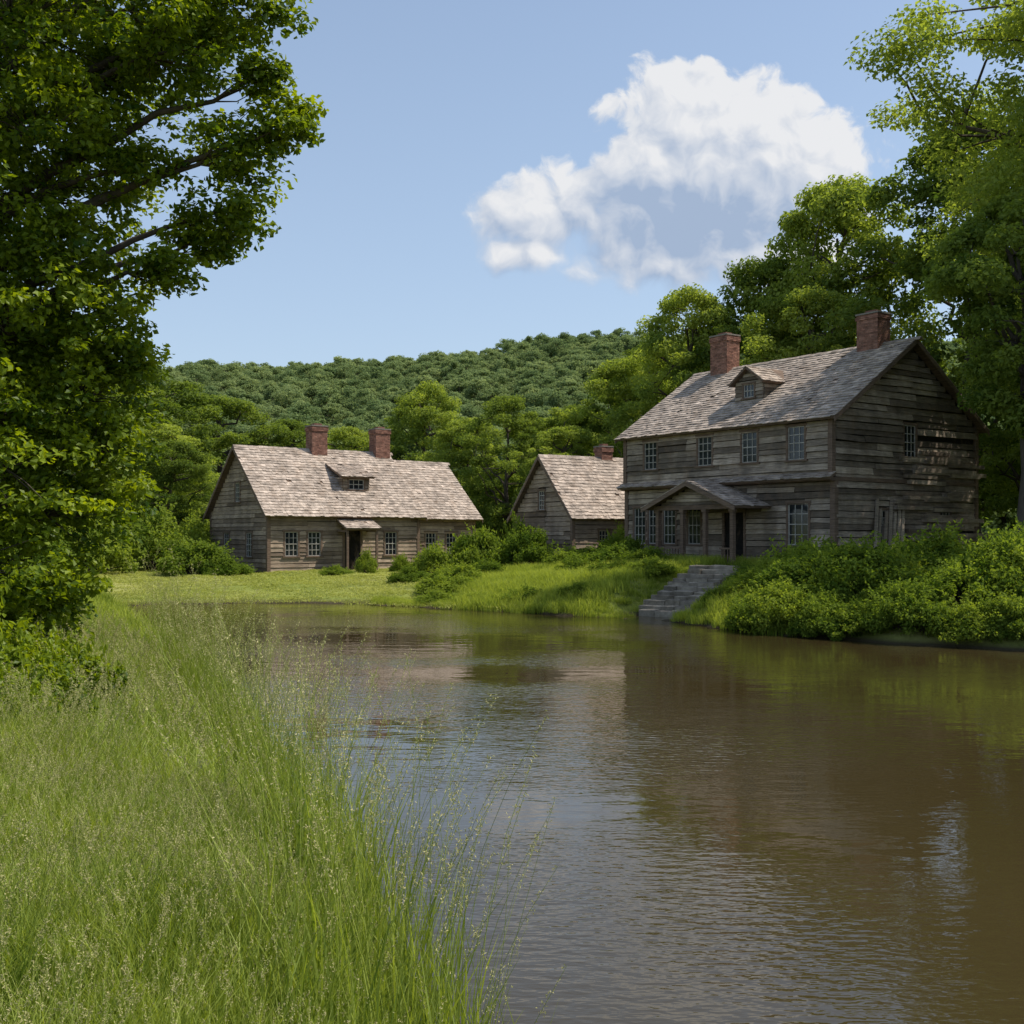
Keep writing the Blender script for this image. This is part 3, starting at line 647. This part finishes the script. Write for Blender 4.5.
# ------------------------------------------------------------------ hero left tree
def left_tree():
    rng = np.random.default_rng(5); g = Geo()
    T = np.array([(-7.6, 14.2, 1.0), (-7.5, 14.2, 3.0), (-7.3, 14.1, 5.2), (-7.2, 14.2, 7.6), (-7.1, 14.1, 10), (-7.0, 14.1, 12.5)])
    g.tube(T, [.42, .33, .27, .2, .13, .06], 12, 0)
    B = [(-3.3,13.6,9.7,.7),(-2.85,13.8,8.2,.36),(-3.4,14.0,7.95,.6),(-3.65,14.3,7.2,.5),(-4.0,13.5,9.0,.75),(-4.4,14.1,9.9,1.0),(-4.4,13.9,6.4,.36),(-4.05,14.4,6.85,.36),
     (-4.95,14.2,8.8,.85),(-5.2,13.8,5.75,.6),(-5.3,14.2,4.8,.7),(-5.15,14.0,4.15,.5),(-5.5,13.8,3.3,.65),(-5.8,13.2,9.3,1.5),(-6.0,14.6,7.4,1.1),(-5.6,13.6,6.6,.55),(-6.1,13.4,5.5,1.15),
     (-6.2,13.4,3.9,1.1),(-6.3,13.2,2.5,.9),(-6.3,14.8,5.8,1.3),(-7.2,13.0,7.4,1.6),(-7.4,13.0,4.6,1.6),(-7.4,13.0,2.6,1.3),(-8.6,14.2,8.6,2.0),(-8.8,14.4,5.8,2.0),(-7.0,14.6,11.2,1.9),(-4.9,14.2,11.3,1.3),
     (-8.6,15,11,1.8),(-6.6,15.8,9.4,1.5),(-6.7,15.8,4.6,1.2),(-7,14,13,1.4),(-3.5,14.1,10.6,.6),(-4.7,13.8,7.75,.45),(-5.7,14.8,3.6,.7),(-5.8,14.2,2.2,.6),(-5.0,14.1,5.2,.4),(-3.1,13.7,8.75,.22),(-5.6,13.2,7.9,.75),(-6.4,12.9,1.9,.6)]
    for (x, y, z, r) in B:
        e = np.array([x, y, z]); z0 = np.clip(z-0.45*abs(x+7.3), 1.8, 11.5)
        st = np.array([np.interp(z0, T[:, 2], T[:, 0]), np.interp(z0, T[:, 2], T[:, 1]), z0]); t = np.linspace(0, 1, 7)[:, None]
        pp = st+(e-st)*t+np.array([0, 0, .35])*t*(1-t)*2+rng.normal(size=(7, 3))*.07*t
        g.tube(pp, np.linspace(.09, .015, 7), 6, 0)
        K = int(62*r*r)+14; d = rng.normal(size=(K, 3)); d /= np.linalg.norm(d, axis=1)[:, None]
        q = d*(rng.random(K)**.42)[:, None]*r*np.array([1.15, 1.15, .92]); C = e+q
        for c in C[::3]:
            b0 = pp[5] if r < .9 else pp[4+rng.integers(0, 3)]
            g.tube([b0, (b0+c)/2+rng.normal(size=3)*.05, c], [.014, .009, .004], 3, 0)
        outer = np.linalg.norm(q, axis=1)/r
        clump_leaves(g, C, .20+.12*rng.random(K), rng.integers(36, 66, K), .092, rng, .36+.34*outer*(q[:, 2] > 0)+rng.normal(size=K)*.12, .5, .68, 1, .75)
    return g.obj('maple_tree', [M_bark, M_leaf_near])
left_tree()

# ------------------------------------------------------------------ trees behind and right
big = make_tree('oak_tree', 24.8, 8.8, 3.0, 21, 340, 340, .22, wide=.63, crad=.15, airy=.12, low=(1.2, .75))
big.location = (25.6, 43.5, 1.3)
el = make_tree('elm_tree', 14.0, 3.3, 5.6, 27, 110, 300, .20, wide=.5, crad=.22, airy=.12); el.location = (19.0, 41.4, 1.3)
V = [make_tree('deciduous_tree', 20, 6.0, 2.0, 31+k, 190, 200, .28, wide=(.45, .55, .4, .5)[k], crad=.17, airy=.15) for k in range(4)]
spots = [(20.5,73,24.5,6.2),(27.5,66,26,7.5),(12.4,78,18.5,5),(16.6,75,20,5.4),(8.6,84,14.5,4.8),(33,57,24,7),(19,68,16.5,4.8),(27.5,56,15,4.5),(33,44,22,7),(30.5,37.5,14,5),(37,70,27,8),(45,50,25,8),
 (-31,92,16,6.5),(-36,84,18,6.5),(-26,99,14.5,6),(-42,78,20,7),(-21,103,12.5,5),(-25,80,10,4.5),(-34,72,12,5),(-8.3,108,16.5,5),(-.3,88,12.8,3.9),(-4.6,95,12,4.2),(-12,112,12.5,5),(3.6,100,12,5),(-16,106,12,5),(6.5,92,12,4.3),(3.2,79,9.2,3.3),(-21.5,70,8,3.4),(12,92,17,5.5),(-48,66,18,7),(-40,60,13,6)]
for k, (x, y, H, Rr) in enumerate(spots):
    o = V[k] if k < 4 else bpy.data.objects.new('deciduous_tree', V[(k*3+1) % 4].data)
    if k >= 4: scene.collection.objects.link(o)
    o.location = (x, y, float(ground_z(x, y))-.2); o.scale = (Rr/6, Rr/6, H/20); o.rotation_euler = (0, 0, k*2.4)

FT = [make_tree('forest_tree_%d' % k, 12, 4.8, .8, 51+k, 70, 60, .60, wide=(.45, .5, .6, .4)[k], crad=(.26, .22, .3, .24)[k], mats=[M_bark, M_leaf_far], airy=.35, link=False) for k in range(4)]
rf = np.random.default_rng(3); N = 12000
y = 108+(425-108)*rf.random(N)**.8; x = (rf.random(N)-.5)*2*(45+.56*y)
keep = []; cell = {}
for k in range(N):
    key = (int(x[k]//5.0), int(y[k]//6.4))
    if key in cell: continue
    cell[key] = 1; keep.append(k)
x, y = x[keep], y[keep]; n = len(x)
s_ = .50+.30*rf.random(n)
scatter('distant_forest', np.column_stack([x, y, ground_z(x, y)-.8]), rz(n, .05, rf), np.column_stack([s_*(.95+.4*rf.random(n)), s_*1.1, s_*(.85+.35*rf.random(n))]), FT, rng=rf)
print('FOREST', n)
# ------------------------------------------------------------------ shrubs
BU = [make_bush('shrub_%d' % k, 1.2, 1.25, 71+k, 46, 190, .105) for k in range(4)]
rb = np.random.default_rng(9)
N = 2600; x = 5+28*rb.random(N); y = 24+24*rb.random(N); sd = river_sd(x, y)
uu, vv = stair_uv(x, y)
ca, sa = math.cos(rad(-54.6)), math.sin(rad(-54.6)); lx = (x-5.8)*ca+(y-55)*sa; ly = -(x-5.8)*sa+(y-55)*ca
ok = (sd > .35) & (sd < 7.5) & (vv > 2.4) & ~((lx > -2) & (lx < 14.3) & (ly > -2.2)) & ((x > 9.6) | (y < 42.0))
x, y, sd, vv = x[ok][:150], y[ok][:150], sd[ok][:150], vv[ok][:150]
xe = np.linspace(6.9, 24, 44); ye = np.interp(xe, [6.0, 8.0, 10.6, 13.1, 20, 40], [37.2, 32.9, 30.4, 28.6, 25.5, 21])+.75+rb.random(44)*.5
x = np.concatenate([x, xe, 19+10*rb.random(14)]); y = np.concatenate([y, ye, 36+9*rb.random(14)]); sd = river_sd(x, y); _, vv = stair_uv(x, y); n = len(x)
s_ = (.6+.5*rb.random(n))*np.clip(.62+sd*.18, .6, 1.1)*np.clip(.5+.17*(vv-2.6), .45, 1)
scatter('riverside_shrubs', np.column_stack([x, y, ground_z(x, y)-.2]), rz(n, .1, rb), np.column_stack([s_*1.15, s_*1.15, s_*(.8+.65*rb.random(n))]), BU, rng=rb)
singles = [(-16.6,58.5,1.9,1.7),(-15.0,57.8,1.3,1.0),(-3.9,57.5,1.3,1.6),(-5.0,54.0,1.0,.7),(-1.8,57.5,1.5,2.2),(-2.6,52,1.3,.95),(-1.2,54,1.0,.9),(-8.0,60.6,.6,1.2),(.9,57.6,1.4,1.9),(3.3,53.5,1.5,.9),(5.2,52.6,1.2,1.2),(4.8,50,1.5,.9),(6.0,48.6,1.2,.85),(4.2,46.5,1.1,.7),(-2.9,49.5,1.3,.75),
           (-20,62,2.2,3),(-22.5,58,2.2,2.6),(-24,54,2.2,2.4),(-19,67,2,3),(-9.5,58.8,.9,.5),(-6.2,61.3,.6,1.0),(5.6,56.6,1,1.6),(.2,59.5,.9,2.6),(5.6,44.6,1.0,.7),(3.0,49.5,1.0,.8),(-3.2,46.9,.9,.55),(.6,44.4,1.0,.55),(2.6,42.6,.8,.5),(-1.4,45.6,.7,.45)]
BS = [o.data for o in BU]
for k, (x, y, r, h) in enumerate(singles):
    o = bpy.data.objects.new('bush', BS[k % 4]); scene.collection.objects.link(o)
    o.location = (x, y, float(ground_z(x, y))-.1); o.scale = (r/1.2, r/1.2, h/1.25); o.rotation_euler = (0, 0, k*1.7)
N = 46; x = -5.2-5*rb.random(N); y = 10.5+14*rb.random(N); ok = (river_sd(x, y) > 2.4) & (x < -.46*y+1.1)
x = np.concatenate([x[ok], [-4.25, -4.7, -4.6, -4.0, -5.3]]); y = np.concatenate([y[ok], [9.7, 10.5, 11.6, 9.0, 12.3]]); n = len(x)
NB = [make_bush('undergrowth_%d' % k, .8, .85, 91+k, 40, 150, .085, M_leaf_near) for k in range(3)]
s_ = .6+.5*rb.random(n); s_[-5:] = [.62, .7, .65, .45, .6]; scatter('undergrowth_shrubs', np.column_stack([x, y, ground_z(x, y)]), rz(n, .1, rb), np.column_stack([s_, s_, s_*1.3]), NB, rng=rb)

# ------------------------------------------------------------------ grass
GA = [grass_clump(100+k, 100, .20, .60, .30, .0085, (0, 2, 3, 6, 0)[k]) for k in range(5)]
GA2 = [grass_clump(105+k, 80, .25, .60, .36, .014, (0, 4, 0)[k], ks=3, ss=.02) for k in range(3)]
GB = [grass_clump(110+k, 80, .25, .60, .55, .026, 0, ks=3) for k in range(4)]
GC = [grass_clump(120+k, 60, .03, .09, .7, .035, 0, 1.6, ks=3) for k in range(3)]
GD = [grass_clump(130+k, 9, .55, 1.3, .18, .015, (1, 2, 3)[k], .22, ss=.020) for k in range(3)]
rg = np.random.default_rng(13)
def area(n, x0, x1, y0, y1): return x0+(x1-x0)*rg.random(n), y0+(y1-y0)*rg.random(n)
def place(N, x0, x1, y0, y1, f):
    x, y = area(N, x0, x1, y0, y1); sd = river_sd(x, y); ok = f(x, y, sd); return x[ok], y[ok], sd[ok]
x, y, sd = place(7300, -6, 1, 1.6, 8.5, lambda x, y, sd: (sd > .12) & (x > -.52*y-.8))
pt = lambda x, y: np.sin(x*1.7+.6*y)*np.sin(y*1.2+1)+.6*np.sin(x*3.1-y*2.3)
n = len(x); s_ = (.6+.5*rg.random(n))*(.85+.17*pt(x, y))
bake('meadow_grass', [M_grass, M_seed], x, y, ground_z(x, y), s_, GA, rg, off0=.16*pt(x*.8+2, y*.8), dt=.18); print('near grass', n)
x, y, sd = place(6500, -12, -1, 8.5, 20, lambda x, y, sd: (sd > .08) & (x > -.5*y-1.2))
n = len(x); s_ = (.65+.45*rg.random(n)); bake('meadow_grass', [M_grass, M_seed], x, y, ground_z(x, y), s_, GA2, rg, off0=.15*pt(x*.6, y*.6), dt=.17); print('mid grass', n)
x, y, sd = place(7500, -26, -5, 20, 47, lambda x, y, sd: (sd > .05) & (sd < 10) & (x > -.5*y-2) & (y < 46))
uvf = lambda x, y: (lambda u, v: (np.abs(v) < 1.3) & (u > -2) & (u < 7.5))(*stair_uv(x, y))
x2, y2, sd2 = place(9000, -6, 14, 33, 55, lambda x, y, sd: (sd > .03) & (sd < 10) & ~uvf(x, y) & ((x > -2) | (sd < 1.2)))
X = np.concatenate([x, x2]); Y = np.concatenate([y, y2]); n = len(X); us, vs = stair_uv(X, Y)
s_ = (.65+.45*rg.random(n))*np.where((np.abs(vs) < 2.4) & (us > -4) & (us < 6), .55, 1)*np.where((X < -2) & (Y > 42), .5, 1)
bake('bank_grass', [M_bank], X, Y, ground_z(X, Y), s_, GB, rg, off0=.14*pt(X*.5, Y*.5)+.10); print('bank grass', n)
x, y, sd = place(4200, -25, 4, 43, 64, lambda x, y, sd: (sd > .05))
n = len(x); s_ = .7+.7*rg.random(n); bake('lawn_grass', [M_lawn], x, y, ground_z(x, y), s_, GC, rg, off0=.15*pt(x*.4, y*.4)); print('lawn', n)
x, y, sd = place(12000, -9, 0.5, 4.8, 22, lambda x, y, sd: (sd > -.45) & (sd < .6))
dens_ = .5+.5*np.sin(y*2.1)*np.sin(y*.77+1); k_ = (rg.random(len(x)) < dens_+.15); x, y = x[k_][:640], y[k_][:640]; n = len(x); s_ = .65+.55*rg.random(n)
bake('tall_reed_grass', [M_grass, M_seed], x, y, np.maximum(ground_z(x, y), -.15), s_, GD, rg, sz=s_*1.08)

# ------------------------------------------------------------------ sun and sky
dsun = Vector((.53, .06, .845)).normalized()
sl_ = bpy.data.lights.new('sun', 'SUN'); sl_.energy = 5.0; sl_.angle = rad(.6); sl_.color = (1, .94, .84)
so = bpy.data.objects.new('sun', sl_); scene.collection.objects.link(so); so.rotation_euler = dsun.to_track_quat('Z', 'Y').to_euler(); so.location = (30, 0, 60)
w = bpy.data.worlds.new('World'); scene.world = w; w.use_nodes = True; nt = w.node_tree; nt.nodes.clear()
out = nd(nt, 'ShaderNodeOutputWorld'); sky = nd(nt, 'ShaderNodeTexSky'); sky.sky_type = 'NISHITA'; sky.sun_disc = False
sky.sun_elevation = math.asin(dsun.z); sky.sun_rotation = math.atan2(dsun.x, dsun.y); sky.air_density = 1.0; sky.dust_density = 1.0; sky.ozone_density = 1.6
bg = nd(nt, 'ShaderNodeBackground'); lk(nt, sky.outputs[0], bg.inputs[0]); bg.inputs[1].default_value = .15
tc = nd(nt, 'ShaderNodeTexCoord'); sp = nd(nt, 'ShaderNodeSeparateXYZ'); lk(nt, tc.outputs['Generated'], sp.inputs[0])
veil = nd(nt, 'ShaderNodeBackground'); veil.inputs[0].default_value = (.57, .71, .89, 1); veil.inputs[1].default_value = 1.0
zc = mathn(nt, 'MAXIMUM', sp.outputs[2], 0.0); vf = mrange(nt, zc, 0.0, .55, .60, .22)
mv = nd(nt, 'ShaderNodeMixShader'); lk(nt, vf, mv.inputs[0]); lk(nt, bg.outputs[0], mv.inputs[1]); lk(nt, veil.outputs[0], mv.inputs[2])
# cumulus cloud: only evaluated inside a patch of sky
yy = mathn(nt, 'MAXIMUM', sp.outputs[1], .02); cu = mathn(nt, 'DIVIDE', sp.outputs[0], yy); cv = mathn(nt, 'DIVIDE', sp.outputs[2], yy)
cb = nd(nt, 'ShaderNodeCombineXYZ'); lk(nt, cu, cb.inputs[0]); lk(nt, cv, cb.inputs[1]); P0 = cb.outputs[0]
reg = vmath(nt, 'LENGTH', vmath(nt, 'MULTIPLY', vmath(nt, 'SUBTRACT', P0, (.16, .32, 0)), (1/.27, 1/.20, 1)))
reg = mrange(nt, reg, 1.0, .93, 0, 1)
reg = mathn(nt, 'MULTIPLY', reg, mrange(nt, sp.outputs[1], .1, .2))
wv = vmath(nt, 'SUBTRACT', noise(nt, P0, 17, 2, .55, 'Color', '2D'), (.5, .5, .5)); wv = vmath(nt, 'MULTIPLY', wv, (.034, .034, 0)); Q0 = vmath(nt, 'ADD', P0, wv)
BL = [(.160,.378,.075,.056),(.215,.370,.070,.050),(.255,.340,.072,.056),(.210,.315,.13,.08),(.125,.330,.060,.055),(.160,.285,.13,.065),(.220,.248,.13,.034),(.02,.290,.055,.042),(.058,.300,.040,.038),(.015,.256,.05,.020),(.130,.250,.10,.030)]
def dens(Q, det):
    acc = None
    for (a, b, r1, r2) in BL:
        d = vmath(nt, 'SUBTRACT', Q, (a, b, 0)); d = vmath(nt, 'MULTIPLY', d, (1/r1, 1/r2, 1)); l = vmath(nt, 'LENGTH', d); v = mathn(nt, 'SUBTRACT', 1.0, l)
        acc = v if acc is None else mathn(nt, 'SMOOTH_MAX', acc, v, .2)
    vo = nt.nodes.new('ShaderNodeTexVoronoi'); vo.voronoi_dimensions = '2D'; vo.feature = 'SMOOTH_F1'; vo.inputs['Scale'].default_value = 28; vo.inputs['Smoothness'].default_value = .5
    lk(nt, Q, vo.inputs['Vector'])
    f = noise(nt, Q, 32, det, .60, 'Fac', '2D')
    f = mathn(nt, 'ADD', mathn(nt, 'MULTIPLY', mathn(nt, 'SUBTRACT', f, .5), .80), mathn(nt, 'MULTIPLY', mathn(nt, 'SUBTRACT', .45, vo.outputs['Distance']), .45))
    return mathn(nt, 'ADD', mathn(nt, 'MINIMUM', acc, .70), f), acc
d0, a0 = dens(Q0, 5); d1, a1 = dens(vmath(nt, 'ADD', Q0, (.009, .011, 0)), 3)
soft = mrange(nt, cv, .23, .34, .75, .25)
al = mathn(nt, 'DIVIDE', mathn(nt, 'ADD', d0, .07), soft, clamp=True)
al = mrange(nt, al, 0, 1, 0, 1, True)
sub = vmath(nt, 'SUBTRACT', Q0, (.165, .288, 0)); sub = vmath(nt, 'MULTIPLY', sub, (1/.15, 1/.062, 1)); core = mathn(nt, 'SUBTRACT', 1.0, vmath(nt, 'LENGTH', sub)); core = mathn(nt, 'MAXIMUM', core, 0.0)
sh = mathn(nt, 'ADD', mathn(nt, 'MULTIPLY', mathn(nt, 'SUBTRACT', d0, d1), .95), mathn(nt, 'MULTIPLY', core, -.80))
sh = mathn(nt, 'ADD', sh, mrange(nt, cv, .24, .40, -.12, .06))
lit = mrange(nt, sh, -.60, .20, 0, 1, False)
cc = mixc(nt, lit, (.38, .48, .65), (.87, .875, .89)); cbg = nd(nt, 'ShaderNodeBackground'); lk(nt, cc, cbg.inputs[0]); cbg.inputs[1].default_value = .97
al = mathn(nt, 'MULTIPLY', al, .96)
mx = nd(nt, 'ShaderNodeMixShader'); lk(nt, al, mx.inputs[0]); lk(nt, mv.outputs[0], mx.inputs[1]); lk(nt, cbg.outputs[0], mx.inputs[2])
mo = nd(nt, 'ShaderNodeMixShader'); lk(nt, reg, mo.inputs[0]); lk(nt, mv.outputs[0], mo.inputs[1]); lk(nt, mx.outputs[0], mo.inputs[2]); lk(nt, mo.outputs[0], out.inputs[0])

# ------------------------------------------------------------------ camera
cam = bpy.data.cameras.new('camera'); co = bpy.data.objects.new('camera', cam); scene.collection.objects.link(co)
co.location = (0, 0, 3); co.rotation_euler = (rad(90), 0, 0); cam.sensor_width = 36; cam.lens = 36*1100/1024; cam.shift_y = 23/1024; cam.clip_end = 9000; cam.clip_start = .1
scene.camera = co
scene.view_settings.view_transform = 'Standard'; scene.view_settings.look = 'None'; scene.view_settings.exposure = 0
